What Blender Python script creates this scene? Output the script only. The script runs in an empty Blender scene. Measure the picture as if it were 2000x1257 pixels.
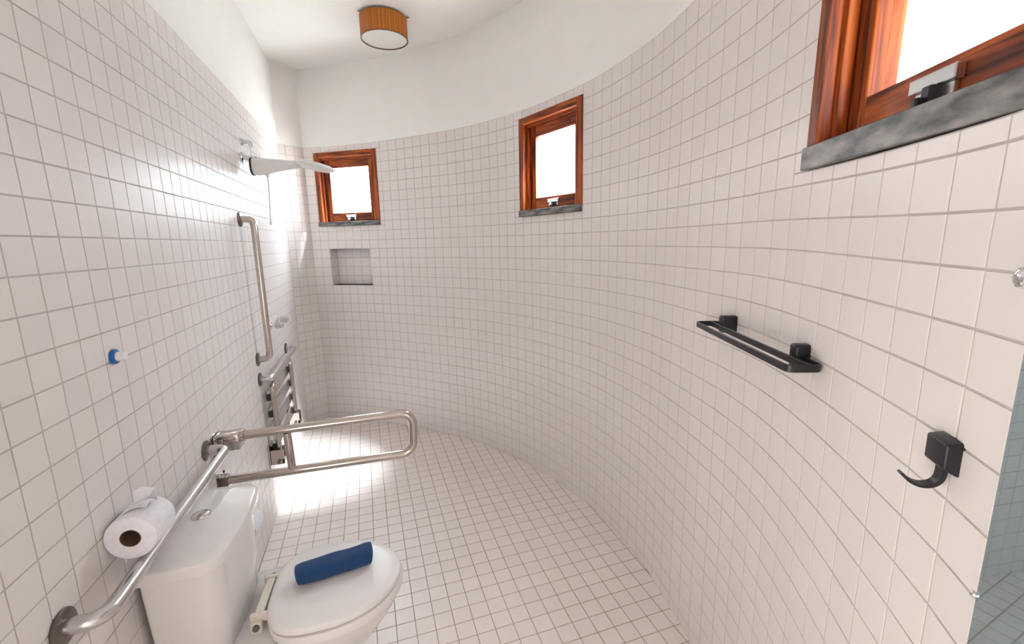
import bpy, bmesh, math, random
import numpy as np
from mathutils import Vector, Matrix

random.seed(7)
PI = math.pi
SC = bpy.context.scene
COL = SC.collection
T = 0.075                      # tile pitch in metres; plan points below are in tiles

# ------------------------------------------------------------------ camera
F_PX, PITCH, ROLL, YAW = 855.66, 0.180795, -0.020634, 0.268725
CAM_POS = Vector((8.92897 * T, 0.0, 19.93777 * T))
cy, sy = math.cos(YAW), math.sin(YAW)
fw = Vector((sy * math.cos(PITCH), cy * math.cos(PITCH), -math.sin(PITCH)))
r0 = Vector((cy, -sy, 0)); u0 = r0.cross(fw)
rt = r0 * math.cos(ROLL) + u0 * math.sin(ROLL)
up = -r0 * math.sin(ROLL) + u0 * math.cos(ROLL)
cam_data = bpy.data.cameras.new('camera')
cam_data.sensor_fit = 'HORIZONTAL'; cam_data.sensor_width = 36.0
cam_data.lens = 36.0 * F_PX / 2000.0
cam_data.clip_start = 0.01
cam = bpy.data.objects.new('camera', cam_data); COL.objects.link(cam)
M = Matrix.Identity(4)
for i in range(3):
    M[i][0], M[i][1], M[i][2], M[i][3] = rt[i], up[i], -fw[i], CAM_POS[i]
cam.matrix_world = M
SC.camera = cam

# ------------------------------------------------------------------ sky, sun, light, exposure
SC.view_settings.view_transform = 'Standard'
SC.view_settings.look = 'None'
SC.view_settings.gamma = 1.0
SC.view_settings.use_curve_mapping = False
SC.view_settings.exposure = 1.48
world = bpy.data.worlds.new('sky'); SC.world = world; world.use_nodes = True
bg = world.node_tree.nodes['Background']
bg.inputs['Color'].default_value = (0.90, 0.945, 1.0, 1)
# overcast sky: three times brighter overhead than at the horizon
wnt = world.node_tree
w_tc = wnt.nodes.new('ShaderNodeTexCoord'); w_sp = wnt.nodes.new('ShaderNodeSeparateXYZ'); w_mr = wnt.nodes.new('ShaderNodeMapRange')
w_mr.inputs['From Min'].default_value = 0.0; w_mr.inputs['From Max'].default_value = 1.0
w_mr.inputs['To Min'].default_value = 7.5; w_mr.inputs['To Max'].default_value = 22.5
wnt.links.new(w_tc.outputs['Generated'], w_sp.inputs['Vector']); wnt.links.new(w_sp.outputs['Z'], w_mr.inputs['Value'])
wnt.links.new(w_mr.outputs['Result'], bg.inputs['Strength'])

sun_d = bpy.data.lights.new('sun', 'SUN'); sun_d.energy = 38.0; sun_d.angle = math.radians(21)
sun_d.color = (0.95, 0.97, 1.0)
sun = bpy.data.objects.new('sun', sun_d); COL.objects.link(sun)
sun.rotation_euler = Vector((-1.66, 0.66, -2.0)).to_track_quat('-Z', 'Y').to_euler()

# added fill light for the right wall, set in an invented side opening
fill_d = bpy.data.lights.new('side_fill_light', 'AREA'); fill_d.shape = 'RECTANGLE'
fill_d.size = 0.80; fill_d.size_y = 2.05; fill_d.energy = 10.5; fill_d.color = (1.0, 0.93, 0.87)
fill_l = bpy.data.objects.new('side_fill_light', fill_d); COL.objects.link(fill_l)
fill_l.location = (-0.10, 0.13, 1.06)
fill_l.rotation_euler = Vector((1.0, 0.40, 0.16)).to_track_quat('-Z', 'Z').to_euler()

def portal(name, loc, direction, w, h):
    d = bpy.data.lights.new(name, 'AREA'); d.shape = 'RECTANGLE'; d.size = w; d.size_y = h
    d.cycles.is_portal = True
    o = bpy.data.objects.new(name, d); COL.objects.link(o); o.location = loc
    o.rotation_euler = Vector(direction).to_track_quat('-Z', 'Z').to_euler()

# ------------------------------------------------------------------ materials
def nmat(name):
    m = bpy.data.materials.new(name); m.use_nodes = True
    return m, m.node_tree, m.node_tree.nodes['Principled BSDF']

def simple(name, col, rough=0.5, metal=0.0, spec=0.5, coat=0.0):
    m, nt, p = nmat(name)
    p.inputs['Base Color'].default_value = (*col, 1)
    p.inputs['Roughness'].default_value = rough
    p.inputs['Metallic'].default_value = metal
    p.inputs['Specular IOR Level'].default_value = spec
    p.inputs['Coat Weight'].default_value = coat
    return m

def noisy(name, c1, c2, scale, rough=0.5, vec_scale=(1, 1, 1), bump=0.0, metal=0.0, detail=4.0, lo=0.35, hi=0.65, spec=0.5, coat=0.0):
    m, nt, p = nmat(name)
    tc = nt.nodes.new('ShaderNodeTexCoord'); mp = nt.nodes.new('ShaderNodeMapping')
    mp.inputs['Scale'].default_value = vec_scale
    nz = nt.nodes.new('ShaderNodeTexNoise'); nz.inputs['Scale'].default_value = scale; nz.inputs['Detail'].default_value = detail
    cr = nt.nodes.new('ShaderNodeValToRGB')
    cr.color_ramp.elements[0].position = lo; cr.color_ramp.elements[1].position = hi
    cr.color_ramp.elements[0].color = (*c1, 1); cr.color_ramp.elements[1].color = (*c2, 1)
    nt.links.new(tc.outputs['Object'], mp.inputs['Vector']); nt.links.new(mp.outputs['Vector'], nz.inputs['Vector'])
    nt.links.new(nz.outputs['Fac'], cr.inputs['Fac']); nt.links.new(cr.outputs['Color'], p.inputs['Base Color'])
    p.inputs['Roughness'].default_value = rough; p.inputs['Metallic'].default_value = metal
    p.inputs['Specular IOR Level'].default_value = spec; p.inputs['Coat Weight'].default_value = coat
    if bump:
        b = nt.nodes.new('ShaderNodeBump'); b.inputs['Strength'].default_value = bump; b.inputs['Distance'].default_value = 0.002
        nt.links.new(nz.outputs['Fac'], b.inputs['Height']); nt.links.new(b.outputs['Normal'], p.inputs['Normal'])
    return m

def wood(name, vec_scale):
    m, nt, p = nmat(name)
    tc = nt.nodes.new('ShaderNodeTexCoord'); mp = nt.nodes.new('ShaderNodeMapping')
    mp.inputs['Scale'].default_value = vec_scale
    nz = nt.nodes.new('ShaderNodeTexNoise'); nz.inputs['Scale'].default_value = 1.0; nz.inputs['Detail'].default_value = 5.0
    nz.inputs['Distortion'].default_value = 0.6
    cr = nt.nodes.new('ShaderNodeValToRGB'); e = cr.color_ramp.elements
    e[0].position = 0.33; e[0].color = (0.055, 0.012, 0.005, 1)
    e[1].position = 0.72; e[1].color = (0.60, 0.15, 0.016, 1)
    k = cr.color_ramp.elements.new(0.48); k.color = (0.25, 0.045, 0.008, 1)
    k = cr.color_ramp.elements.new(0.58); k.color = (0.40, 0.085, 0.012, 1)
    nt.links.new(tc.outputs['Object'], mp.inputs['Vector']); nt.links.new(mp.outputs['Vector'], nz.inputs['Vector'])
    nt.links.new(nz.outputs['Fac'], cr.inputs['Fac']); nt.links.new(cr.outputs['Color'], p.inputs['Base Color'])
    p.inputs['Roughness'].default_value = 0.46; p.inputs['Specular IOR Level'].default_value = 0.3
    return m

def tile_mat(name, col, rough):
    m, nt, p = nmat(name)
    oi = nt.nodes.new('ShaderNodeObjectInfo')
    mr = nt.nodes.new('ShaderNodeMapRange'); mr.inputs['To Min'].default_value = 0.965; mr.inputs['To Max'].default_value = 1.0
    mx = nt.nodes.new('ShaderNodeMix'); mx.data_type = 'RGBA'; mx.blend_type = 'MULTIPLY'; mx.inputs['Factor'].default_value = 1.0
    mx.inputs['A'].default_value = (*col, 1)
    nt.links.new(oi.outputs['Random'], mr.inputs['Value'])
    nt.links.new(mr.outputs['Result'], mx.inputs['B']); nt.links.new(mx.outputs['Result'], p.inputs['Base Color'])
    p.inputs['Roughness'].default_value = rough; p.inputs['Specular IOR Level'].default_value = 0.30
    tc = nt.nodes.new('ShaderNodeTexCoord'); nz = nt.nodes.new('ShaderNodeTexNoise')
    nz.inputs['Scale'].default_value = 13.5; nz.inputs['Detail'].default_value = 1.0
    b = nt.nodes.new('ShaderNodeBump'); b.inputs['Strength'].default_value = 0.04; b.inputs['Distance'].default_value = 0.01
    nt.links.new(tc.outputs['Object'], nz.inputs['Vector']); nt.links.new(nz.outputs['Fac'], b.inputs['Height'])
    nt.links.new(b.outputs['Normal'], p.inputs['Normal'])
    return m

MT = {}
MT['tile'] = tile_mat('white_glazed_tile', (0.80, 0.745, 0.718), 0.36)
MT['floor_tile'] = tile_mat('white_floor_tile', (0.88, 0.81, 0.775), 0.30)
MT['grout'] = noisy('grey_grout', (0.50, 0.45, 0.425), (0.58, 0.53, 0.505), 9.0, 0.9)
MT['floor_grout'] = noisy('tan_grout', (0.36, 0.235, 0.145), (0.50, 0.395, 0.31), 3.0, 0.9)
MT['plaster'] = noisy('white_plaster', (0.89, 0.87, 0.845), (0.91, 0.89, 0.865), 6.0, 0.85, bump=0.05)
MT['ceiling'] = noisy('ceiling_paint', (0.90, 0.885, 0.86), (0.92, 0.905, 0.88), 5.0, 0.85)
MT['wood_v'] = wood('red_wood_upright', (55, 55, 3.5))
MT['wood_h'] = wood('red_wood_across', (3.5, 55, 55))
MT['stone'] = noisy('grey_veined_stone', (0.045, 0.047, 0.050), (0.30, 0.285, 0.265), 14.0, 0.42, (1.0, 3.0, 2.6), 0.05, detail=12.0, lo=0.40, hi=0.72)
MT['chrome'] = simple('chrome', (0.80, 0.79, 0.78), 0.09, 1.0)
MT['steel'] = simple('polished_steel', (0.56, 0.50, 0.455), 0.16, 1.0)
MT['steel_light'] = simple('satin_steel', (0.62, 0.60, 0.60), 0.26, 1.0)
MT['dark_steel'] = simple('dark_flange', (0.20, 0.175, 0.16), 0.30, 1.0)
MT['black'] = simple('black_enamel', (0.012, 0.011, 0.013), 0.38)
MT['rubber'] = simple('black_rubber', (0.02, 0.02, 0.02), 0.6)
MT['ceramic'] = simple('white_ceramic', (0.80, 0.76, 0.745), 0.12, coat=0.4)
MT['seat_plastic'] = simple('white_seat_plastic', (0.82, 0.785, 0.77), 0.30)
MT['cream'] = simple('cream_plastic', (0.76, 0.69, 0.60), 0.42)
MT['white_plastic'] = simple('white_plastic', (0.86, 0.85, 0.84), 0.30)
MT['paper'] = noisy('tissue_paper', (0.84, 0.82, 0.86), (0.90, 0.88, 0.91), 90.0, 0.95, bump=0.15)
MT['card'] = simple('brown_card', (0.16, 0.085, 0.045), 0.9)
MT['blue'] = simple('blue_plastic', (0.015, 0.13, 0.42), 0.35)
MT['diffuser'] = simple('lamp_diffuser', (0.66, 0.63, 0.60), 0.6)
MT['brass'] = simple('bronze_bracket', (0.16, 0.10, 0.07), 0.4, 1.0)
MT['silver'] = simple('silver_latch', (0.72, 0.73, 0.74), 0.25, 1.0)
MT['glass_edge'] = simple('glass_edge', (0.30, 0.40, 0.46), 0.15)
MT['sun_blocker'] = simple('sun_block_brown', (0.10, 0.06, 0.04), 0.7)  # brown of the added overhang, dark to limit bounced light
MT['block_wall'] = noisy('light_block_grey', (0.27, 0.26, 0.25), (0.34, 0.33, 0.315), 3.0, 0.9)  # grey of the added outside wall, dark to dim the near window
MT['paving'] = noisy('pale_paving', (0.40, 0.38, 0.35), (0.50, 0.475, 0.44), 2.0, 0.9)
MT['veneer'] = None

def veneer():
    m, nt, p = nmat('striped_wood_veneer')
    tc = nt.nodes.new('ShaderNodeTexCoord'); sp = nt.nodes.new('ShaderNodeSeparateXYZ')
    at = nt.nodes.new('ShaderNodeMath'); at.operation = 'ARCTAN2'
    ml = nt.nodes.new('ShaderNodeMath'); ml.operation = 'MULTIPLY'; ml.inputs[1].default_value = 13.5
    nz = nt.nodes.new('ShaderNodeTexNoise'); nz.noise_dimensions = '1D'; nz.inputs['Scale'].default_value = 1.6; nz.inputs['Detail'].default_value = 3.0
    cr = nt.nodes.new('ShaderNodeValToRGB'); e = cr.color_ramp.elements
    e[0].position = 0.34; e[0].color = (0.24, 0.060, 0.004, 1); e[1].position = 0.64; e[1].color = (0.60, 0.18, 0.006, 1)
    nt.links.new(tc.outputs['Object'], sp.inputs['Vector'])
    nt.links.new(sp.outputs['Y'], at.inputs[0]); nt.links.new(sp.outputs['X'], at.inputs[1])
    nt.links.new(at.outputs[0], ml.inputs[0]); nt.links.new(ml.outputs[0], nz.inputs['W'])
    nt.links.new(nz.outputs['Fac'], cr.inputs['Fac']); nt.links.new(cr.outputs['Color'], p.inputs['Base Color'])
    p.inputs['Roughness'].default_value = 0.45
    return m
MT['veneer'] = veneer()

def towel_mat():
    m, nt, p = nmat('blue_waffle_cloth')
    tc = nt.nodes.new('ShaderNodeTexCoord')
    br = nt.nodes.new('ShaderNodeTexBrick'); br.offset = 0.0; br.squash = 1.0
    br.inputs['Color1'].default_value = (0.008, 0.046, 0.14, 1); br.inputs['Color2'].default_value = (0.010, 0.052, 0.155, 1)
    br.inputs['Mortar'].default_value = (0.011, 0.054, 0.155, 1)
    br.inputs['Scale'].default_value = 1.0; br.inputs['Mortar Size'].default_value = 0.0022
    br.inputs['Brick Width'].default_value = 0.028; br.inputs['Row Height'].default_value = 0.026
    nz = nt.nodes.new('ShaderNodeTexNoise'); nz.inputs['Scale'].default_value = 260.0
    b = nt.nodes.new('ShaderNodeBump'); b.inputs['Strength'].default_value = 0.5; b.inputs['Distance'].default_value = 0.002
    nt.links.new(tc.outputs['Object'], br.inputs['Vector']); nt.links.new(tc.outputs['Object'], nz.inputs['Vector'])
    nt.links.new(br.outputs['Color'], p.inputs['Base Color'])
    nt.links.new(nz.outputs['Fac'], b.inputs['Height']); nt.links.new(b.outputs['Normal'], p.inputs['Normal'])
    p.inputs['Roughness'].default_value = 0.95; p.inputs['Sheen Weight'].default_value = 0.15
    return m
MT['towel'] = towel_mat()

def clear_glass():
    m = bpy.data.materials.new('window_glass'); m.use_nodes = True; nt = m.node_tree; nt.nodes.clear()
    out = nt.nodes.new('ShaderNodeOutputMaterial'); tr = nt.nodes.new('ShaderNodeBsdfTransparent')
    tr.inputs['Color'].default_value = (0.94, 0.97, 0.98, 1)
    gl = nt.nodes.new('ShaderNodeBsdfGlossy'); gl.inputs['Roughness'].default_value = 0.03
    mx = nt.nodes.new('ShaderNodeMixShader'); mx.inputs['Fac'].default_value = 0.05
    nt.links.new(tr.outputs[0], mx.inputs[1]); nt.links.new(gl.outputs[0], mx.inputs[2]); nt.links.new(mx.outputs[0], out.inputs['Surface'])
    return m
MT['glass'] = clear_glass()

def mirror_mat():
    m, nt, p = nmat('mirror_silvering')
    p.inputs['Base Color'].default_value = (0.54, 0.71, 0.78, 1); p.inputs['Metallic'].default_value = 1.0
    p.inputs['Roughness'].default_value = 0.02
    return m
MT['mirror'] = mirror_mat()

# ------------------------------------------------------------------ mesh helpers
def obj(name, bm, mat, parent=None, smooth=None, loc=None):
    me = bpy.data.meshes.new(name)
    bmesh.ops.recalc_face_normals(bm, faces=bm.faces)
    bm.to_mesh(me); bm.free()
    if mat is not None: me.materials.append(mat)
    if smooth is not None:
        for p in me.polygons: p.use_smooth = True
        me.set_sharp_from_angle(angle=math.radians(smooth))
    o = bpy.data.objects.new(name, me); COL.objects.link(o)
    if parent is not None: o.parent = parent
    if loc is not None: o.location = loc
    return o

def obj_raw(name, verts, faces, mat, parent=None):
    me = bpy.data.meshes.new(name); me.from_pydata(verts, [], faces); me.update()
    if mat is not None: me.materials.append(mat)
    o = bpy.data.objects.new(name, me); COL.objects.link(o)
    if parent is not None: o.parent = parent
    return o

def thing(name, label, cat, loc=(0, 0, 0), rotz=0.0, group=None):
    o = bpy.data.objects.new(name, None); COL.objects.link(o)
    o.empty_display_size = 0.05
    o.location = loc; o.rotation_euler = (0, 0, rotz)
    o['label'] = label; o['category'] = cat
    if group: o['group'] = group
    return o

def struct(o, label=None):
    o['kind'] = 'structure'
    if label: o['label'] = label
    return o

def add_box(bm, x0, x1, y0, y1, z0, z1, bevel=0.0, seg=2):
    v = [bm.verts.new((x, y, z)) for x in (x0, x1) for y in (y0, y1) for z in (z0, z1)]
    fs = [bm.faces.new([v[i] for i in q]) for q in ((0, 1, 3, 2), (4, 6, 7, 5), (0, 4, 5, 1), (2, 3, 7, 6), (0, 2, 6, 4), (1, 5, 7, 3))]
    if bevel:
        es = list({e for f in fs for e in f.edges})
        bmesh.ops.bevel(bm, geom=es, offset=bevel, segments=seg, affect='EDGES', profile=0.5)
    return bm

def box_bm(*a, **k): return add_box(bmesh.new(), *a, **k)

def fillet(pts, rad, n=6):
    out = [Vector(pts[0])]
    for i in range(1, len(pts) - 1):
        a, b, c = Vector(pts[i - 1]), Vector(pts[i]), Vector(pts[i + 1])
        d1, d2 = (a - b).normalized(), (c - b).normalized()
        ang = d1.angle(d2); t = min(rad / math.tan(ang / 2), (a - b).length * 0.49, (c - b).length * 0.49)
        p1, p2 = b + d1 * t, b + d2 * t
        r = t * math.tan(ang / 2)
        cen = b + (d1 + d2).normalized() * (r / math.sin(ang / 2))
        v1, v2 = p1 - cen, p2 - cen
        tot = v1.angle(v2); ax = v1.cross(v2).normalized()
        for k in range(n + 1):
            out.append(cen + Matrix.Rotation(tot * k / n, 3, ax) @ v1)
    out.append(Vector(pts[-1]))
    return out

def add_tube(bm, pts, r, seg=14, closed=False, prof=None):
    """sweep a circle of radius r (or the 2D profile prof) along pts"""
    pts = [Vector(p) for p in pts]; n = len(pts)
    tang = []
    for i in range(n):
        if closed: t = (pts[(i + 1) % n] - pts[i - 1])
        else: t = pts[min(i + 1, n - 1)] - pts[max(i - 1, 0)]
        tang.append(t.normalized())
    ref = Vector((0, 0, 1)) if abs(tang[0].z) < 0.9 else Vector((1, 0, 0))
    nrm = (ref - tang[0] * ref.dot(tang[0])).normalized()
    rings = []
    for i in range(n):
        if i: nrm = (nrm - tang[i] * nrm.dot(tang[i])).normalized()
        bi = tang[i].cross(nrm)
        pr = prof or [(r * math.cos(2 * PI * k / seg), r * math.sin(2 * PI * k / seg)) for k in range(seg)]
        rings.append([bm.verts.new(pts[i] + nrm * a + bi * b) for a, b in pr])
    m = len(rings[0])
    for i in range(n if closed else n - 1):
        A, B = rings[i], rings[(i + 1) % n]
        for k in range(m): bm.faces.new((A[k], A[(k + 1) % m], B[(k + 1) % m], B[k]))
    if not closed:
        bm.faces.new(rings[0]); bm.faces.new(rings[-1])
    return bm

def tube_bm(*a, **k): return add_tube(bmesh.new(), *a, **k)

def add_loft(bm, rings, cap0=True, cap1=True):
    R = [[bm.verts.new(p) for p in r] for r in rings]
    m = len(R[0])
    for A, B in zip(R[:-1], R[1:]):
        for k in range(m): bm.faces.new((A[k], A[(k + 1) % m], B[(k + 1) % m], B[k]))
    if cap0: bm.faces.new(R[0])
    if cap1: bm.faces.new(R[-1])
    return bm

def loft_bm(*a, **k): return add_loft(bmesh.new(), *a, **k)

def add_lathe(bm, prof, origin, axis, seg=24):
    """prof: list of (radius, distance along axis)"""
    axis = Vector(axis).normalized(); o = Vector(origin)
    ref = Vector((0, 0, 1)) if abs(axis.z) < 0.9 else Vector((1, 0, 0))
    a = (ref - axis * ref.dot(axis)).normalized(); b = axis.cross(a)
    rings = [[o + axis * h + (a * math.cos(2 * PI * k / seg) + b * math.sin(2 * PI * k / seg)) * max(r, 1e-5) for k in range(seg)] for r, h in prof]
    return add_loft(bm, rings)

def lathe_bm(*a, **k): return add_lathe(bmesh.new(), *a, **k)

# ------------------------------------------------------------------ plan of the room (tiles)
def catmull(pts, n=12):
    p = np.array(pts, float); p = np.vstack([2 * p[0] - p[1], p, 2 * p[-1] - p[-2]]); o = []
    for i in range(1, len(p) - 2):
        a, b, c, d = p[i - 1:i + 3]
        for t in np.arange(n) / n:
            o.append(.5 * (2 * b + (c - a) * t + (2 * a - 5 * b + 4 * c - d) * t * t + (3 * b - a - 3 * c + d) * t ** 3))
    o.append(p[-2]); return np.array(o)

class Path:
    """a wall line seen from above; side=+1: the room is on the right of its direction"""
    def __init__(self, pts, n=12, smooth=True):
        self.p = catmull(pts, n) if smooth else np.array(pts, float)
        self.s = np.concatenate([[0], np.cumsum(np.linalg.norm(np.diff(self.p, axis=0), axis=1))])
        self.len = self.s[-1]
        self.dip = lambda s, z: 0.0
    def at(self, s):
        return np.array([np.interp(s, self.s, self.p[:, 0]), np.interp(s, self.s, self.p[:, 1])])
    def tan(self, s, h=0.4):
        d = self.at(min(s + h, self.len)) - self.at(max(s - h, 0)); return d / np.linalg.norm(d)
    def nrm(self, s):
        t = self.tan(s); return np.array([t[1], -t[0]])
    def P(self, s, z, d=0.0):
        """metres; d = metres into the room"""
        q = self.at(s) * T + self.nrm(s) * d
        return (q[0], q[1], (z + self.dip(s, z)) * T)

END_Y = -4.2
LEFT = Path([(0, END_Y), (0, 0), (0, 5), (0, 12), (0, 18), (-.15, 24), (-.40, 31), (-.62, 37), (-.88, 44), (-1.05, 49.0), (-1.09, 51.2)])
BACK = Path([(-1.09, 51.2), (0.94, 53.08)], smooth=False)
RIGHT = Path([(0.94, 53.08), (4.2, 51.6), (7.4, 49.6), (10.4, 47.2), (12.8, 45.0), (15.1, 42.8), (17.2, 40.2), (19.1, 37.2), (20.6, 34.0), (21.7, 30.7),
              (22.5, 27.8), (22.85, 24.6), (22.95, 21.8), (22.75, 19.5), (22.4, 16.9), (21.95, 14.2), (21.29, 11.91), (20.55, 10.06), (19.6, 8.09),
              (18.56, 6.19), (17.56, 4.48), (16.66, 3.22), (15.76, 2.06), (14.70, .76), (13.42, -.82), (12.05, -2.5), (10.66, END_Y)])
def sstep(x):
    x = min(max(x, 0.0), 1.0); return x * x * (3 - 2 * x)
# the tile courses near the mirror run slightly downhill
RIGHT.dip = lambda s, z: -0.25 * sstep((s - 49) / 11) * sstep((z - 16.5) / 5)
Z_TOP, Z_CEIL = 30.17, 37.8
GAP, PROUD, BEV = 0.0034, 0.0013, 0.0008

def in_frame_area(pts):
    q = []
    for p in pts:
        d = Vector(p) - CAM_POS; z = d.dot(fw)
        if z < 0.05: return 0.0
        q.append((1000 + F_PX * d.dot(rt) / z, 628.5 - F_PX * d.dot(up) / z))
    cx = sum(a for a, b in q) / len(q); cy_ = sum(b for a, b in q) / len(q)
    if not (-15 < cx < 2015 and -15 < cy_ < 1272): return 0.0
    return abs(sum(q[i][0] * q[(i + 1) % len(q)][1] - q[(i + 1) % len(q)][0] * q[i][1] for i in range(len(q)))) / 2

def tile_mesh_data(w, h):
    """one glazed tile lying in its local XY plane, face towards +Z"""
    v, f = [], []
    for (ins, z) in ((0, -0.0012), (0, PROUD - BEV * 0.8), (BEV * 0.35, PROUD - BEV * 0.25), (BEV * 1.3, PROUD)):
        a, b = w / 2 - ins, h / 2 - ins
        v += [(-a, -b, z), (a, -b, z), (a, b, z), (-a, b, z)]
    for r in range(3):
        for k in range(4):
            f.append((r * 4 + k, r * 4 + (k + 1) % 4, r * 4 + 4 + (k + 1) % 4, r * 4 + 4 + k))
    f.append((12, 13, 14, 15))
    return v, f

TILE_CACHE = {}
def tile_mesh(w, h, mat):
    key = (round(w, 4), round(h, 4), mat.name)
    if key not in TILE_CACHE:
        v, f = tile_mesh_data(key[0], key[1])
        me = bpy.data.meshes.new('tile'); me.from_pydata(v, [], f); me.update(); me.materials.append(mat)
        for p in me.polygons: p.use_smooth = True
        me.set_sharp_from_angle(angle=math.radians(12))
        TILE_CACHE[key] = me
    return TILE_CACHE[key]

def place_tiles(tiles, mat, parent, limit=285):
    """tiles: list of (matrix, w, h, full). Largest in the photo become objects, the rest one joined part."""
    sc = []
    for i, (m, w, h, full) in enumerate(tiles):
        c = [m @ Vector((a * w / 2, b * h / 2, 0)) for a, b in ((-1, -1), (1, -1), (1, 1), (-1, 1))]
        sc.append((in_frame_area(c), i))
    sc.sort(reverse=True)
    single = {i for a, i in sc[:limit] if a > 90}
    V, Fc = [], []
    for i, (m, w, h, full) in enumerate(tiles):
        if i in single:
            o = bpy.data.objects.new('tile', tile_mesh(w, h, mat)); COL.objects.link(o)
            o.parent = parent; o.matrix_world = m
        else:
            v, f = tile_mesh_data(w, h); b = len(V)
            V += [tuple(m @ Vector(p)) for p in v]; Fc += [tuple(k + b for k in q) for q in f]
    if V:
        o = obj_raw('tiling', V, Fc, mat, parent); o['kind'] = 'stuff'
    return len(single)

def cut(rect, holes):
    out = [rect]
    for (a0, a1, b0, b1) in holes:
        nxt = []
        for (s0, s1, z0, z1) in out:
            if a1 <= s0 or a0 >= s1 or b1 <= z0 or b0 >= z1: nxt.append((s0, s1, z0, z1)); continue
            if z0 < b0: nxt.append((s0, s1, z0, b0))
            if z1 > b1: nxt.append((s0, s1, b1, z1))
            zz0, zz1 = max(z0, b0), min(z1, b1)
            if s0 < a0: nxt.append((s0, a0, zz0, zz1))
            if s1 > a1: nxt.append((a1, s1, zz0, zz1))
        out = nxt
    return out

def wall(name, path, joints, rows, holes, label, limit=285, s_rng=None):
    """masonry (grout face + thickness), plaster band above, tiles as children"""
    s_lo, s_hi = (0, path.len)
    sb = sorted(set([s_lo, s_hi] + [x for h in holes for x in h[:2]] + list(np.arange(s_lo, s_hi, 0.5))))
    sb = [s for i, s in enumerate(sb) if i == 0 or s - sb[i - 1] > 1e-4]
    def shell(z0, z1, d_in, d_out, hl, mat, nm, parent):
        zb = sorted(set([z0, z1] + [x for h in hl for x in h[2:] if z0 < x < z1]))
        bm = bmesh.new(); vc = {}
        def V(s, z, d):
            k = (round(s, 4), round(z, 4), d)
            if k not in vc: vc[k] = bm.verts.new(path.P(s, z, d))
            return vc[k]
        def solid(i, j):
            if i < 0 or j < 0 or i >= len(sb) - 1 or j >= len(zb) - 1: return False
            a, b = (sb[i] + sb[i + 1]) / 2, (zb[j] + zb[j + 1]) / 2
            return not any(h[0] < a < h[1] and h[2] < b < h[3] for h in hl)
        for i in range(len(sb) - 1):
            for j in range(len(zb) - 1):
                if not solid(i, j): continue
                a, b, c, d = sb[i], sb[i + 1], zb[j], zb[j + 1]
                bm.faces.new((V(a, c, d_in), V(b, c, d_in), V(b, d, d_in), V(a, d, d_in)))
                bm.faces.new((V(a, d, d_out), V(b, d, d_out), V(b, c, d_out), V(a, c, d_out)))
                if not solid(i - 1, j): bm.faces.new((V(a, c, d_in), V(a, d, d_in), V(a, d, d_out), V(a, c, d_out)))
                if not solid(i + 1, j): bm.faces.new((V(b, c, d_in), V(b, c, d_out), V(b, d, d_out), V(b, d, d_in)))
                if not solid(i, j - 1): bm.faces.new((V(a, c, d_in), V(a, c, d_out), V(b, c, d_out), V(b, c, d_in)))
                if not solid(i, j + 1): bm.faces.new((V(a, d, d_in), V(b, d, d_in), V(b, d, d_out), V(a, d, d_out)))
        return obj(nm, bm, mat, parent, smooth=30)
    w = shell(-0.6, Z_TOP, 0.0, -0.14, holes, MT['grout'], name, None)
    struct(w, label)
    shell(Z_TOP, Z_CEIL, PROUD, -0.14, [], MT['plaster'], 'plaster', w)
    tiles = []
    zs = [0.0] + list(rows) + [Z_TOP]
    zs = sorted(z for z in set(zs) if 0 <= z <= Z_TOP)
    js = sorted(set([s_lo] + [j for j in joints if s_lo < j < s_hi] + [s_hi]))
    g = GAP / T
    for a, b in zip(js[:-1], js[1:]):
        for c, d in zip(zs[:-1], zs[1:]):
            for (s0, s1, z0, z1) in cut((a, b, c, d), holes):
                full = (s0, s1, z0, z1) == (a, b, c, d)
                w_, h_ = (s1 - s0 - g) * T, (z1 + path.dip((s0 + s1) / 2, z1) - z0 - path.dip((s0 + s1) / 2, z0) - g) * T
                if w_ < 0.006 or h_ < 0.006: continue
                p0, p1 = path.at(s0), path.at(s1)
                t = p1 - p0; t = t / np.linalg.norm(t); n = np.array([t[1], -t[0]])
                mid = (p0 + p1) / 2 * T
                sm_, zm_ = (s0 + s1) / 2, (z0 + z1) / 2
                zc = (z0 + path.dip(sm_, z0) + z1 + path.dip(sm_, z1)) / 2 * T; sl = path.dip(sm_ + .5, zm_) - path.dip(sm_ - .5, zm_)
                ti, tj = random.gauss(0, 0.0016), random.gauss(0, 0.0016)
                X = Vector((-t[0], -t[1], -sl)).normalized(); Zn = (Vector((n[0], n[1], 0)) + X * ti + Vector((0, 0, 1)) * tj).normalized()
                Y = Zn.cross(X).normalized(); X = Y.cross(Zn)
                m = Matrix(((X.x, Y.x, Zn.x, mid[0]), (X.y, Y.y, Zn.y, mid[1]), (X.z, Y.z, Zn.z, zc), (0, 0, 0, 1)))
                tiles.append((m, w_, h_, full))
    place_tiles(tiles, MT['tile'], w, limit)
    return w

# ------------------------------------------------------------------ walls
rowL = list(np.interp(np.arange(0, 31), [0, 13, 20, 25, 30], [0.46, 13.38, 20.33, 25.28, 30.17]))
rowR = list(np.interp(np.arange(0, 31), [0, 15, 19, 20, 30], [0.65, 15.62, 19.55, 20.47, 30.17]))
jL = [17.526 + (13.526 - 13.326) + m for m in range(-18, 40)]
jR = list(np.interp(np.arange(0, 72), [0, 2, 7, 8, 17, 26, 41, 51, 57, 71], [-.02, 2.0, 7.0, 8.11, 17.27, 26.33, 41.30, 51.53, 57.97, 72.6]))
jB = [BACK.len - k for k in range(0, 4)]

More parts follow.
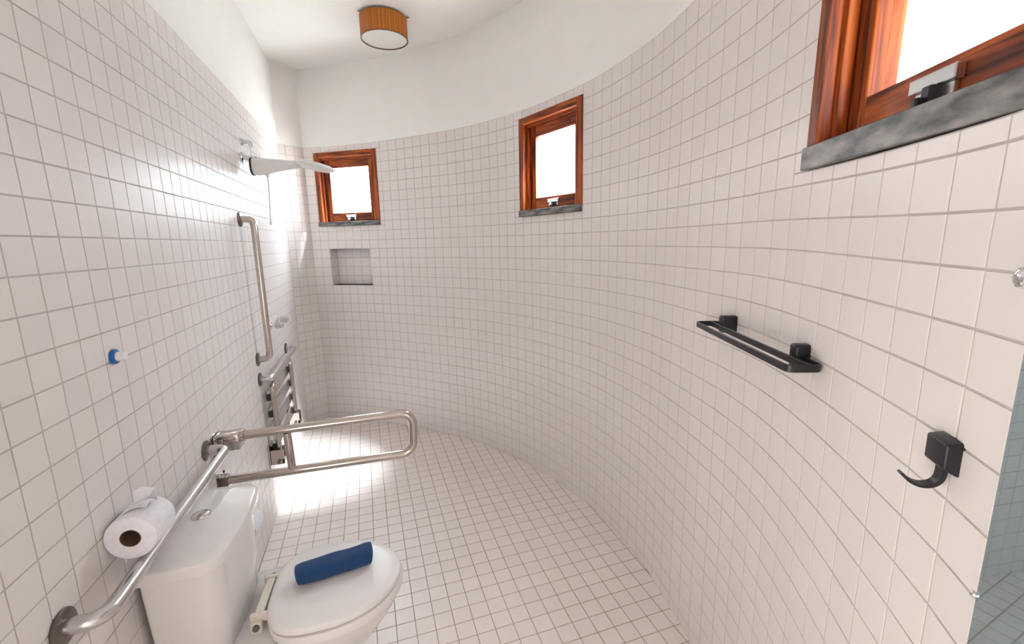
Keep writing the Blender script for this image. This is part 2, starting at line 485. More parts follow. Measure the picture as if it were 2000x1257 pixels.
W_Z0, W_Z1 = 22.44, 29.55
WIN = [(1.15, 8.57), (26.0, 33.25), (52.30, 60.0)]       # along the curved wall
NICHE = (2.0, 7.0, 15.62, 19.55)
SILLS = (0.44, 0.48, 0.62)
holes = [(a, b, W_Z0 - q, W_Z1) for (a, b), q in zip(WIN, SILLS)] + [NICHE]
FILL_OPENING = (0.75, 11.1, -0.7, 28.0)                       # invented opening for the fill light, outside the view
wl = wall('wall_left', LEFT, jL, rowL, [FILL_OPENING], 'long white tiled wall on the left with the grab rails')
wb = wall('wall_back', BACK, jB, rowR, [], 'narrow slanted strip of tiled wall in the far corner')
wr = wall('wall_right', RIGHT, jR, rowR, holes, 'curved white tiled wall with three small windows')

# shower niche: a recessed box lined with tiles
def niche():
    a, b, z0, z1 = NICHE
    dep = 0.092
    A, B = np.array(RIGHT.P(a, z0)), np.array(RIGHT.P(b, z0))
    t = (B - A); wid = np.linalg.norm(t); t = t / wid; n = np.array([t[1], -t[0], 0])
    c = (A + B) / 2
    # local frame: x along wall, y into the room, z up
    Mx = Matrix(((-t[0], n[0], 0, c[0]), (-t[1], n[1], 0, c[1]), (0, 0, 1, z0 * T), (0, 0, 0, 1)))
    h = (z1 - z0) * T; w2 = wid / 2
    bm = bmesh.new(); th = 0.02; NF = -0.016
    add_box(bm, -w2 - th, w2 + th, -dep - th, -dep, -th, h + th)
    add_box(bm, -w2 - th, -w2, -dep, NF, -th, h + th)
    add_box(bm, w2, w2 + th, -dep, NF, -th, h + th)
    add_box(bm, -w2, w2, -dep, NF, -th, 0)
    add_box(bm, -w2, w2, -dep, NF, h, h + th)
    nb = obj('niche', bm, MT['grout'], wr); nb.matrix_world = Mx
    tl = []
    cw, ch = wid / 5, h / 4
    for i in range(5):
        for j in range(4):
            m = Mx @ Matrix.Translation((-w2 + (i + .5) * cw, -dep, (j + .5) * ch)) @ Matrix.Rotation(-PI / 2, 4, 'X')
            tl.append((m, cw - GAP, ch - GAP, True))
    for j in range(4):
        for sx in (-1, 1):
            m = Mx @ Matrix.Translation((sx * w2, -dep / 2, (j + .5) * ch)) @ Matrix.Rotation(-sx * PI / 2, 4, 'Y') @ Matrix.Rotation(PI / 2, 4, 'Z')
            tl.append((m, dep - GAP, ch - GAP, False))
    for i in range(5):
        m = Mx @ Matrix.Translation((-w2 + (i + .5) * cw, -dep / 2, 0)); tl.append((m, cw - GAP, dep - GAP, False))
        m = Mx @ Matrix.Translation((-w2 + (i + .5) * cw, -dep / 2, h)) @ Matrix.Rotation(PI, 4, 'X'); tl.append((m, cw - GAP, dep - GAP, False))
    place_tiles(tl, MT['tile'], nb)
niche()

# ------------------------------------------------------------------ floor, ceiling, doorway wall
outline = [tuple(p) for p in LEFT.p] + [tuple(p) for p in BACK.p[1:]] + [tuple(p) for p in RIGHT.p[1:]]

def slab(name, z0, z1, mat, label):
    bm = bmesh.new()
    A = [bm.verts.new((x * T, y * T, z0 * T)) for x, y in outline]
    B = [bm.verts.new((x * T, y * T, z1 * T)) for x, y in outline]
    bm.faces.new(A); bm.faces.new(B); n = len(A)
    for i in range(n): bm.faces.new((A[i], A[(i + 1) % n], B[(i + 1) % n], B[i]))
    bmesh.ops.triangulate(bm, faces=[f for f in bm.faces if len(f.verts) > 4])
    return struct(obj(name, bm, mat), label)
floor = slab('floor', -1.0, -0.022, MT['floor_grout'], 'white mosaic tiled floor with tan grout')
ceil = slab('ceiling', Z_CEIL, Z_CEIL + 1.2, MT['ceiling'], 'plain white ceiling over the curved room')

def clip_rect(poly, x0, x1, y0, y1):
    for ax, lim, sg in ((0, x0, 1), (0, x1, -1), (1, y0, 1), (1, y1, -1)):
        out = []
        for i in range(len(poly)):
            a, b = poly[i - 1], poly[i]
            da, db = (a[ax] - lim) * sg, (b[ax] - lim) * sg
            if (da >= 0) != (db >= 0):
                t = da / (da - db); out.append((a[0] + (b[0] - a[0]) * t, a[1] + (b[1] - a[1]) * t))
            if db >= 0: out.append(b)
        poly = out
        if len(poly) < 3: return []
    return poly

def floor_tiles():
    fx0, fy0, fr, fs = 8.68685, 27.01208, 0.050074, 0.98610
    c, s = math.cos(fr), math.sin(fr)
    loc = [((c * (x - fx0) + s * (y - fy0)) / fs, (-s * (x - fx0) + c * (y - fy0)) / fs) for x, y in outline]
    tiles, V, Fc = [], [], []
    g = GAP / T / 2 / fs
    for i in range(-12, 18):
        for j in range(-34, 30):
            pl = clip_rect(loc, i + g, i + 1 - g, j + g, j + 1 - g)
            if not pl: continue
            ar = abs(sum(pl[k - 1][0] * pl[k][1] - pl[k][0] * pl[k - 1][1] for k in range(len(pl)))) / 2
            if ar < 0.02: continue
            zb = -0.022 * T
            if ar > 0.985 * (1 - 2 * g) ** 2:
                x, y = fx0 + fs * (c * (i + .5) - s * (j + .5)), fy0 + fs * (s * (i + .5) + c * (j + .5))
                m = Matrix.Translation((x * T, y * T, zb)) @ Matrix.Rotation(fr, 4, 'Z') @ Matrix.Rotation(random.gauss(0, .0014), 4, 'X') @ Matrix.Rotation(random.gauss(0, .0014), 4, 'Y')
                tiles.append((m, fs * T - GAP, fs * T - GAP, True))
            else:
                b = len(V); n = len(pl)
                q = [(fx0 + fs * (c * u - s * v), fy0 + fs * (s * u + c * v)) for u, v in pl]
                V += [(x * T, y * T, zb - 0.001) for x, y in q] + [(x * T, y * T, zb + PROUD) for x, y in q]
                Fc.append(tuple(b + n + k for k in range(n)))
                Fc += [(b + k, b + (k + 1) % n, b + n + (k + 1) % n, b + n + k) for k in range(n)]
    place_tiles(tiles, MT['floor_tile'], floor)
    o = obj_raw('cut_tiling', V, Fc, MT['floor_tile'], floor); o['kind'] = 'stuff'
floor_tiles()

def entrance():
    y0 = END_Y * T; x1 = 10.66 * T
    bm = bmesh.new()
    add_box(bm, -0.14, 0.05, y0 - 0.10, y0, -0.045, Z_CEIL * T)
    add_box(bm, 0.70, x1 + 0.14, y0 - 0.10, y0, -0.045, Z_CEIL * T)
    add_box(bm, 0.05, 0.70, y0 - 0.10, y0, 2.10, Z_CEIL * T)
    struct(obj('wall_entrance', bm, MT['plaster']), 'short white wall around the door')
    d = struct(obj('door_1', box_bm(0.05, 0.70, y0 - 0.075, y0 - 0.035, 0.0, 2.10, bevel=.002), MT['white_plastic']), 'unseen white door behind the camera, closed to block light')  # door slab added to stop sky light entering from behind
    obj('door_handle', tube_bm(fillet([(.64, y0 - .036, 1.0), (.64, y0 + .012, 1.0), (.53, y0 + .012, 1.0)], .012, 5), .009, 12), MT['chrome'], d, smooth=50)
entrance()

def fill_box():
    # added closed box behind the fill light opening, keeps sky light out
    bm = bmesh.new(); a, b, c, d, h = -1.30, -0.135, -0.30, 0.85, 2.35
    add_box(bm, a - .1, a, c - .1, d + .1, -.05, h); add_box(bm, a, b, c - .1, c, -.05, h); add_box(bm, a, b, d, d + .1, -.05, h)
    add_box(bm, a - .1, b, c - .1, d + .1, h, h + .1)
    add_box(bm, a - .1, 0.0, c - .1, d + .1, -.15, -.05)
    struct(obj('wall_fill_box', bm, MT['plaster']), 'unseen box added behind the fill light opening')
fill_box()

def light_block_wall():
    # unseen wall added outside the near window to block sun and sky
    p = [(1.30, -2.05), (3.15, 1.13)]
    d = Vector((p[1][0] - p[0][0], p[1][1] - p[0][1], 0)).normalized(); n = Vector((d.y, -d.x, 0)) * .15
    bm = bmesh.new(); vs = []
    for z in (-0.3, 5.0):
        vs.append([bm.verts.new((x + o.x, y + o.y, z)) for (x, y), o in ((p[0], n * 0), (p[1], n * 0), (p[1], n), (p[0], n))])
    bm.faces.new(vs[0]); bm.faces.new(vs[1])
    for i in range(4): bm.faces.new((vs[0][i], vs[0][(i + 1) % 4], vs[1][(i + 1) % 4], vs[1][i]))
    struct(obj('light_block_wall', bm, MT['block_wall']), 'unseen grey wall added to dim the near window')
struct(obj('ground', box_bm(-9, 11, -9, 12, -.40, -.16), MT['paving']), 'unseen pale paved ground added to cut light from below')  # added ground slab, cuts sky light from below the horizon
light_block_wall()

def sun_blocker():
    # unseen overhang added outside the near window: keeps the sun off that pane
    bm = bmesh.new(); A, B = [], []
    ss = [47.0 + k for k in range(0, 19)]
    lo = [RIGHT.P(s, 0, -0.14) for s in ss] + [RIGHT.P(s, 0, -1.00) for s in reversed(ss)]
    a = [bm.verts.new((x, y, 2.26)) for x, y, z in lo]; b = [bm.verts.new((x, y, 2.36)) for x, y, z in lo]
    bm.faces.new(a); bm.faces.new(b); n = len(a)
    for i in range(n): bm.faces.new((a[i], a[(i + 1) % n], b[(i + 1) % n], b[i]))
    bmesh.ops.triangulate(bm, faces=[f for f in bm.faces if len(f.verts) > 4])
    struct(obj('sun_block_eave', bm, MT['sun_blocker']), 'unseen roof overhang added to block sun at the near window')
sun_blocker()

# ------------------------------------------------------------------ windows
def window(idx, a, b, label):
    A, B = np.array(RIGHT.P(a, W_Z0)), np.array(RIGHT.P(b, W_Z0))
    if idx == 3: B = np.array(RIGHT.P(b, W_Z0, -0.032))
    t = B - A; wid = float(np.linalg.norm(t)); t = t / wid; n = np.array([t[1], -t[0], 0]); c = (A + B) / 2
    root = bpy.data.objects.new('window_%d' % idx, None); COL.objects.link(root)
    # x: along the wall, y: into the room, z: up
    xa = Vector((-t[0], -t[1], -t[2])); ya_ = Vector((n[0], n[1], 0)).normalized(); za = xa.cross(ya_)
    if za.z < 0: za = -za
    Mx = Matrix(((xa.x, ya_.x, za.x, c[0]), (xa.y, ya_.y, za.y, c[1]), (xa.z, ya_.z, za.z, c[2]), (0, 0, 0, 1)))
    root.matrix_world = Mx
    struct(root, label)
    w2, h = wid / 2, (W_Z1 - W_Z0) * T
    fr, d0, d1 = 0.040, 0.008, -0.125
    bv = 0.0025
    obj('jamb', box_bm(-w2, -w2 + fr, d1, d0, 0, h, bevel=bv), MT['wood_v'], root)
    obj('jamb', box_bm(w2 - fr, w2, d1, d0, 0, h, bevel=bv), MT['wood_v'], root)
    obj('head', box_bm(-w2 + fr, w2 - fr, d1, d0 - 0.0005, h - fr, h, bevel=bv), MT['wood_h'], root)
    # stop moulding inside the frame
    st = 0.014
    obj('stop', box_bm(-w2 + fr, -w2 + fr + st, -0.040, -0.018, 0, h - fr, bevel=0.002), MT['wood_v'], root)
    obj('stop', box_bm(w2 - fr - st, w2 - fr, -0.040, -0.018, 0, h - fr, bevel=0.002), MT['wood_v'], root)
    obj('head_stop', box_bm(-w2 + fr + st, w2 - fr - st, -0.040, -0.018, h - fr - st, h - fr, bevel=0.002), MT['wood_h'], root)
    # sash
    x0, x1, zb, zt = -w2 + fr + 0.004, w2 - fr - 0.004, 0.004, h - fr - 0.004
    sw, sh_t, sh_b = 0.058, 0.070, 0.066
    ya, yb = -0.068, -0.042
    sash = obj('sash', box_bm(x0, x0 + sw, ya, yb, zb, zt, bevel=0.003), MT['wood_v'], root)
    obj('stile', box_bm(x1 - sw, x1, ya, yb, zb, zt, bevel=0.003), MT['wood_v'], sash)
    obj('rail', box_bm(x0 + sw, x1 - sw, ya, yb - 0.0006, zt - sh_t, zt, bevel=0.003), MT['wood_h'], sash)
    obj('rail', box_bm(x0 + sw, x1 - sw, ya, yb - 0.0006, zb, zb + sh_b, bevel=0.003), MT['wood_h'], sash)
    obj('pane', box_bm(x0 + sw - 0.006, x1 - sw + 0.006, -0.056, -0.052, zb + sh_b - 0.006, zt - sh_t + 0.006), MT['glass'], sash)
    # stone sill
    sz = SILLS[idx - 1] * T
    obj('sill', box_bm(-w2 + 0.001, w2 + 0.004, d1 - 0.01, d0 + 0.006, -sz + 0.001, 0.0, bevel=0.0015), MT['stone'], root)
    # latch: silver plate on the bottom rail with a black lever
    lz = zb + sh_b - 0.033
    bm = box_bm(-0.046, 0.046, yb, yb + 0.014, lz - 0.004, lz + 0.017, bevel=0.002)
    add_box(bm, -0.038, 0.038, yb, yb + 0.008, lz - 0.024, lz - 0.004, bevel=0.0015)
    la = obj('latch', bm, MT['silver'], root)
    lv = bmesh.new(); add_box(lv, -0.016, 0.004, yb + 0.006, yb + 0.022, max(lz - 0.040, 0.002), lz - 0.002, bevel=0.003)
    add_box(lv, -0.013, 0.001, yb + 0.014, yb + 0.036, max(lz - 0.042, 0.002), lz - 0.018, bevel=0.003)
    obj('lever', lv, MT['black'], la)
    pc = Mx @ Vector((0, -0.14, h / 2))
    portal('window_%d_portal' % idx, pc, n, wid - 0.08, h - 0.04)
    return root
window(1, *WIN[0], 'small red wood window far left on the curved wall, above the niche')
window(2, *WIN[1], 'small red wood window in the middle of the curved wall')
window(3, *WIN[2], 'near red wood window at the top right, with a large grey stone sill')

# ------------------------------------------------------------------ ceiling lamp
def lamp():
    zc = Z_CEIL * T; R = 0.138; zt, zb = zc - 0.012, zc - 0.128
    t = thing('ceiling_lamp', 'round ceiling lamp with a striped wood veneer drum and white diffuser', 'ceiling lamp', (0.735, 3.0, zc))
    seg = 48
    def ring(r, z): return [(r * math.cos(2 * PI * k / seg), r * math.sin(2 * PI * k / seg), z - zc) for k in range(seg)]
    obj('lamp_shade', loft_bm([ring(R - .004, zb + .001), ring(R, zb), ring(R, zt), ring(R - .004, zt), ring(R - .004, zb + .001)], False, False), MT['veneer'], t, smooth=40)
    obj('diffuser', loft_bm([ring(R - .0045, zb + .010), ring(R - .0045, zb + .004)]), MT['diffuser'], t, smooth=40)
    obj('rim', loft_bm([ring(R - .006, zb - .0005), ring(R + .001, zb - .0005), ring(R + .001, zb + .003), ring(R - .006, zb + .003), ring(R - .006, zb - .0005)], False, False), MT['brass'], t, smooth=40)
    obj('ceiling_plate', loft_bm([ring(.05, zc), ring(.05, zt - .02)]), MT['white_plastic'], t, smooth=40)
    for deg in (-16, 202):
        a = math.radians(deg)
        u = Vector((math.cos(a), math.sin(a), 0)); z = zt - zc + 0.004
        obj('bracket', tube_bm([u * 0.04 + Vector((0, 0, z)), u * (R + 0.016) + Vector((0, 0, z))], 0.003, 8), MT['brass'], t)
lamp()

# ------------------------------------------------------------------ left wall: rails and fittings
def wx(y):
    """x of the left wall at a given y (metres)"""
    return float(np.interp(y / T, LEFT.p[:, 1], LEFT.p[:, 0])) * T

def flange(bm, p, axis, r=0.036, th=0.010):
    add_lathe(bm, [(r * .98, 0.0), (r, 0.001), (r, th * .55), (r * .86, th * .9), (r * .42, th)], p, axis, 28)
    return bm

def grab_rail(p0, p1, off, r, label, mat, fmat, rad=0.045):
    a, b = Vector(p0), Vector(p1)
    mid = (a + b) / 2
    t = thing('grab_rail', label, 'grab rail', (0, 0, 0), group='fixed grab rails on the left wall')
    n = Vector((1, 0.015, 0)).normalized()
    pts = fillet([a, a + n * off, b + n * off, b], rad, 8)
    base = a
    t.location = base
    obj('tube', tube_bm([p - base for p in pts], r, 18), mat, t, smooth=60)
    for p in (a, b):
        obj('flange', flange(bmesh.new(), p - base, n), fmat, t, smooth=50)
    return t
P_ = PROUD
grab_rail((wx(1.70) + P_, 1.70, .785), (P_, 0.955, .767), 0.068, 0.0165, 'chrome grab rail above the toilet cistern, holding a paper roll', MT['steel_light'], MT['dark_steel'])
grab_rail((wx(2.53) + P_, 2.53, 1.634), (wx(2.53) + P_, 2.53, .91), 0.062, 0.0165, 'upright steel grab rail in the shower', MT['steel'], MT['dark_steel'])
grab_rail((wx(2.52) + P_, 2.52, .803), (wx(3.28) + P_, 3.28, .80), 0.058, 0.0165, 'level steel grab rail above the folded shower seat', MT['steel_light'], MT['dark_steel'])

def swing_rail():
    y = 1.79; x0 = wx(y) + P_
    t = thing('fold_down_rail', 'chrome loop shaped drop-down support rail sticking out beside the toilet', 'support rail', (x0, y, 0.70))
    O = Vector((x0, y, 0.70))
    L_ = lambda *p: Vector(p) - O
    obj('wall_plate', box_bm(0, 0.006, -0.05, 0.05, -0.115, 0.115, bevel=0.002), MT['chrome'], t)
    loop = fillet([L_(x0 + .06, y, .790), L_(.724, y, .803), L_(.716, y, .622), L_(x0 + .004, y, .617)], 0.052, 8)
    obj('loop_tube', tube_bm(loop, 0.0170, 20), MT['steel'], t, smooth=60)
    obj('strut', tube_bm([L_(.240, y, .780), L_(.244, y, .632)], 0.0150, 18), MT['steel'], t, smooth=60)
    bm = box_bm(0.006, 0.092, -0.030, 0.030, 0.045, 0.108, bevel=0.006)
    hb = obj('hinge_block', bm, MT['steel'], t, smooth=40)
    obj('hinge_pin', lathe_bm([(.009, -.034), (.009, .034)], (0.03, 0, 0.085), (0, 1, 0), 16), MT['chrome'], hb, smooth=40)
    obj('end_cap', lathe_bm([(.0225, 0.0), (.0225, 0.016), (.018, 0.018)], (0.088, 0, 0.090), (1, 0.0, 0.02), 20), MT['steel'], hb, smooth=40)
    for yy, zz in ((-.03, -.06), (.03, -.06), (-.03, .03), (.03, .03)):
        obj('screw', lathe_bm([(.006, 0), (.006, .002), (.003, .0035)], (0.006, yy, zz), (1, 0, 0), 12), MT['rubber'], t)
    bm = box_bm(0.006, 0.030, -0.020, 0.020, -0.105, -0.062, bevel=0.003)
    obj('lower_socket', bm, MT['dark_steel'], t)
swing_rail()

def shower_seat():
    y0, y1 = 2.535, 3.10
    t = thing('folding_shower_bench', 'fold-up steel shower bench with slats, folded flat against the left wall', 'shower bench', (wx(2.8), 2.8, 0.5))
    O = Vector((wx(2.8), 2.8, 0.5))
    def Q(y, z, off): return Vector((wx(y) + P_ + off, y, z)) - O
    of = 0.052
    fr = fillet([Q(y0, .325, of), Q(y0, .772, of), Q(y1, .772, of), Q(y1, .325, of)], 0.05, 8)
    obj('frame_tube', tube_bm(fr, 0.0135, 16), MT['steel'], t, smooth=60)
    for k in range(4):
        z = .695 - k * .095
        prof = [(a, b) for a, b in ((.030, .005), (-.030, .005), (-.033, .002), (-.033, -.002), (-.030, -.005), (.030, -.005), (.033, -.002), (.033, .002))]
        s = obj('slat', tube_bm([Q(y0 - .004, z, .030), Q(y1 + .004, z, .030)], .03, prof=prof), MT['steel_light'], t)
        for y in (y0, y1):
            q = Q(y, z, 0)
            obj('slat_clip', box_bm(q.x + .020, q.x + .040, q.y - .010, q.y + .010, q.z - .018, q.z + .018, bevel=.002), MT['rubber'], s)
    for y in (y0, y1):
        q = Q(y, .37, 0)
        b = obj('hinge_bracket', box_bm(q.x - .004, q.x + .012, q.y - .045, q.y + .045, q.z - .075, q.z + .06, bevel=.003), MT['steel'], t)
        obj('hinge_cheek', box_bm(q.x + .012, q.x + .078, q.y - .034, q.y - .026, q.z - .055, q.z + .03, bevel=.002), MT['steel'], b)
        obj('hinge_cheek', box_bm(q.x + .012, q.x + .078, q.y + .026, q.y + .034, q.z - .055, q.z + .03, bevel=.002), MT['steel'], b)
        obj('hinge_plate', box_bm(q.x + .066, q.x + .078, q.y - .034, q.y + .034, q.z - .050, q.z - .022, bevel=.002), MT['steel'], b)
        obj('hinge_pin', lathe_bm([(.010, -.042), (.010, .042)], (q.x + .052, q.y, q.z - .035), (0, 1, 0), 16), MT['dark_steel'], b, smooth=40)
shower_seat()

def shower():
    y, z = 2.72, 1.962; x0 = wx(y) + P_
    t = thing('electric_shower', 'white electric shower with a long beak on a chrome wall arm', 'shower', (x0, y, z))
    obj('flange', flange(bmesh.new(), (0, 0, 0), (1, 0, 0), .027, .012), MT['chrome'], t, smooth=50)
    obj('arm', tube_bm([(0, 0, 0), (.070, 0, -.004)], .0125, 16), MT['chrome'], t, smooth=60)
    n = 24
    def sec(x, zt, zb, hw):
        return [(x, hw * math.copysign(abs(math.cos(a)) ** .7, math.cos(a)), (zt + zb) / 2 + (zt - zb) / 2 * math.copysign(abs(math.sin(a)) ** .8, math.sin(a))) for a in (2 * PI * k / n for k in range(n))]
    W0 = -x0
    S = [(.006, 1.950, 1.900, .030), (.010, 1.958, 1.876, .045), (.030, 1.961, 1.873, .052), (.075, 1.958, 1.882, .055), (.13, 1.955, 1.897, .056), (.19, 1.951, 1.911, .058), (.235, 1.947, 1.918, .060), (.246, 1.944, 1.921, .056)]
    obj('body', loft_bm([sec(W0 + x, a - z, b - z, hw) for x, a, b, hw in S]), MT['white_plastic'], t, smooth=50)
    # flat round spray head, tilted down away from the wall
    rings = []
    c = Vector((W0 + .312, 0, 1.926 - z)); tilt = Matrix.Rotation(math.radians(11), 3, 'Y')
    for rr, h in ((.02, .018), (.06, .016), (.088, .011), (.104, .004), (.109, -.003), (.106, -.009), (.09, -.014), (.02, -.016)):
        rings.append([c + tilt @ Vector((rr * math.cos(2 * PI * k / 32), rr * math.sin(2 * PI * k / 32), h)) for k in range(32)])
    obj('spray_head', loft_bm(rings), MT['white_plastic'], t, smooth=60)
    obj('base_seal', loft_bm([sec(W0 + .002, 1.960 - z, 1.872 - z, .050), sec(W0 + .010, 1.960 - z, 1.872 - z, .050)]), MT['rubber'], t, smooth=40)
    hs = tube_bm([(W0 + .073, 0, 1.884 - z), (W0 + .072, 0, 1.80 - z), (W0 + .066, .002, 1.70 - z), (W0 + .062, .002, 1.632 - z)], .0035, 10)
    h = obj('hose', hs, MT['white_plastic'], t, smooth=60)
    bm = lathe_bm([(.012, 0), (.012, .012), (.005, .022)], (W0 + .073, 0, 1.886 - z), (0, 0, -1), 16)
    obj('hose_socket', bm, MT['white_plastic'], h, smooth=40)
    obj('hose_end', lathe_bm([(.005, 0), (.0065, .004), (.0065, .018), (.004, .020)], (W0 + .062, .002, 1.634 - z), (0, 0, -1), 12), MT['white_plastic'], h, smooth=40)
shower()

def outlet():
    y, z = 2.745, 2.045; x0 = wx(y) + P_
    t = thing('cable_outlet', 'small grey cable outlet on the wall just above the shower arm', 'cable outlet', (x0, y, z))
    obj('base', lathe_bm([(.019, 0), (.019, .006), (.016, .010)], (0, 0, 0), (1, 0, 0), 20), MT['silver'], t, smooth=40)
    obj('nozzle', tube_bm(fillet([(0.008, 0, 0), (.045, 0, .002), (.047, 0, -.028)], .012, 5), .010, 12), MT['silver'], t, smooth=50)
    obj('wire', tube_bm([(.047, 0, -.026), (.046, -.006, -.05), (.050, -.012, -.078)], .0035, 8), MT['white_plastic'], t, smooth=50)
outlet()

def tap(y, z, label):
    x0 = wx(y) + P_
    t = thing('shower_tap', label, 'shower tap', (x0, y, z), group='two chrome shower taps')
    obj('flange', flange(bmesh.new(), (0, 0, 0), (1, 0, 0), .026, .010), MT['chrome'], t, smooth=50)
    obj('stem', tube_bm([(0, 0, 0), (.030, 0, .001)], .010, 14), MT['chrome'], t, smooth=60)
    prof = []
    n = 24
    rings = []
    for x, r in ((.026, .010), (.028, .0175), (.032, .0195), (.066, .0185), (.072, .0165), (.074, .008)):
        rings.append([(x, (r - (.002 if k % 4 < 2 else 0)) * math.cos(2 * PI * k / n), (r - (.002 if k % 4 < 2 else 0)) * math.sin(2 * PI * k / n)) for k in range(n)])
    obj('handle', loft_bm(rings), MT['steel_light'], t, smooth=30)
tap(2.905, 1.026, 'chrome shower tap nearer the upright grab rail')
tap(3.085, 1.033, 'chrome shower tap farther from the upright grab rail, slightly higher')

def peg():
    y, z = 1.269, 1.238
    t = thing('wall_peg', 'small white peg with a blue collar on the left wall', 'wall peg', (P_, y, z))
    obj('collar', lathe_bm([(.0170, 0), (.0185, .001), (.0185, .007), (.015, .010)], (0, 0, 0), (1, 0, 0), 28), MT['blue'], t, smooth=40)
    obj('peg', lathe_bm([(.012, .008), (.0115, .020), (.010, .026), (.004, .028)], (0, 0, 0), (1, 0, 0), 24), MT['white_plastic'], t, smooth=50)
peg()

# ------------------------------------------------------------------ toilet
def rrect(x0, x1, hw, rf, rb, n=7, bow=0.0):
    """outline in XY: x0 back, x1 front, half width hw; rounded front / back corners, bowed front"""
    p = []
    def arc(cx, cy_, r, a0):
        for k in range(n + 1):
            a = a0 + PI / 2 * k / n; p.append((cx + r * math.cos(a), cy_ + r * math.sin(a)))
    arc(x1 - rf, hw - rf, rf, 0); arc(x0 + rb, hw - rb, rb, PI / 2); arc(x0 + rb, -hw + rb, rb, PI); arc(x1 - rf, -hw + rf, rf, 3 * PI / 2)
    # subdivide the front edge for the bow
    a, b = p[-1], p[0]
    for k in range(1, 7): p.append((a[0], a[1] + (b[1] - a[1]) * k / 7))
    return [(x + bow * max(0, 1 - (y / hw) ** 2) * (x - x0) / (x1 - x0), y) for x, y in p]

def egg(xb, xf, hw, n=48, xw=0.45, sq=3.0):
    """toilet outline: round front, squarer back; widest at fraction xw of the length"""
    xm = xb + (xf - xb) * xw; p = []
    for k in range(n):
        a = 2 * PI * k / n; ca, sa = math.cos(a), math.sin(a)
        if ca >= 0: p.append((xm + (xf - xm) * ca, hw * sa))
        else:
            e = 2 / sq
            p.append((xm - (xm - xb) * abs(ca) ** e, hw * math.copysign(abs(sa) ** e, sa)))
    return p

def toilet():
    cy_ = 1.345
    t = thing('toilet', 'white close-coupled toilet with its lid down, against the left wall', 'toilet', (0.0, cy_, 0.0))
    r3 = lambda pts, z: [(x, y, z) for x, y in pts]
    S = [(0.001, .11, .47, .115), (.012, .105, .475, .118), (.06, .11, .465, .110), (.14, .11, .470, .108), (.21, .10, .510, .122), (.28, .08, .568, .148), (.34, .055, .612, .170), (.375, .045, .630, .179), (.392, .042, .634, .181), (.400, .045, .630, .178)]
    obj('bowl', loft_bm([r3(egg(a, b, hw, sq=3.4), z) for z, a, b, hw in S]), MT['ceramic'], t, smooth=60)
    cis = [(.400, .022, .168, .158), (.404, .020, .172, .162), (.50, .018, .178, .170), (.60, .016, .181, .174), (.672, .015, .184, .178), (.6795, .015, .183, .177)]
    obj('cistern', loft_bm([r3(rrect(a, b, hw, .045, .012, bow=.014), z) for z, a, b, hw in cis]), MT['ceramic'], t, smooth=50)
    lid = [(.6825, .016, .188, .186), (.684, .009, .197, .196), (.712, .008, .198, .198), (.7175, .010, .196, .196), (.7205, .015, .190, .190), (.7215, .03, .170, .172)]
    obj('cistern_lid', loft_bm([r3(rrect(a, b, hw, .055, .014, bow=.016), z) for z, a, b, hw in lid]), MT['ceramic'], t, smooth=50)
    fb = obj('flush_button', lathe_bm([(.026, -.001), (.026, .003), (.023, .0055), (.021, .005), (.0205, .0035), (.019, .006), (.012, .0075), (.001, .008)], (.088, .030, .7215), (0, 0, 1), 32), MT['chrome'], t, smooth=40)
    # seat ring and lid
    seat = [(.402, .264, .632, .175), (.404, .256, .643, .187), (.424, .254, .646, .190), (.4305, .256, .644, .188), (.432, .268, .630, .175)]
    obj('seat', loft_bm([r3(egg(a, b, hw, xw=.42, sq=3.0), z) for z, a, b, hw in seat]), MT['seat_plastic'], t, smooth=60)
    ld = [(.4335, .262, .630, .174), (.435, .252, .638, .182), (.445, .252, .639, .183), (.4505, .254, .637, .181), (.4535, .259, .631, .175), (.455, .275, .612, .158), (.4556, .33, .55, .105)]
    obj('lid', loft_bm([r3(egg(a, b, hw, xw=.42, sq=3.0), z) for z, a, b, hw in ld]), MT['seat_plastic'], t, smooth=60)
    # hinge: cream bar with end lugs and bolts
    bm = box_bm(.222, .246, -.070, .070, .428, .444, bevel=.003)
    hg = obj('hinge', bm, MT['cream'], t)
    for s in (-1, 1):
        bm = box_bm(.212, .268, s * .078 - .007, s * .078 + .007, .422, .447, bevel=.003)
        add_box(bm, .216, .246, s * .092 - .010, s * .092 + .010, .400, .432, bevel=.003)
        obj('hinge_lug', bm, MT['cream'], hg)
        obj('hinge_bolt', lathe_bm([(.009, -.012), (.009, .012)], (.232, s * .098, .422), (0, 1, 0), 14), MT['dark_steel'], hg, smooth=40)
toilet()

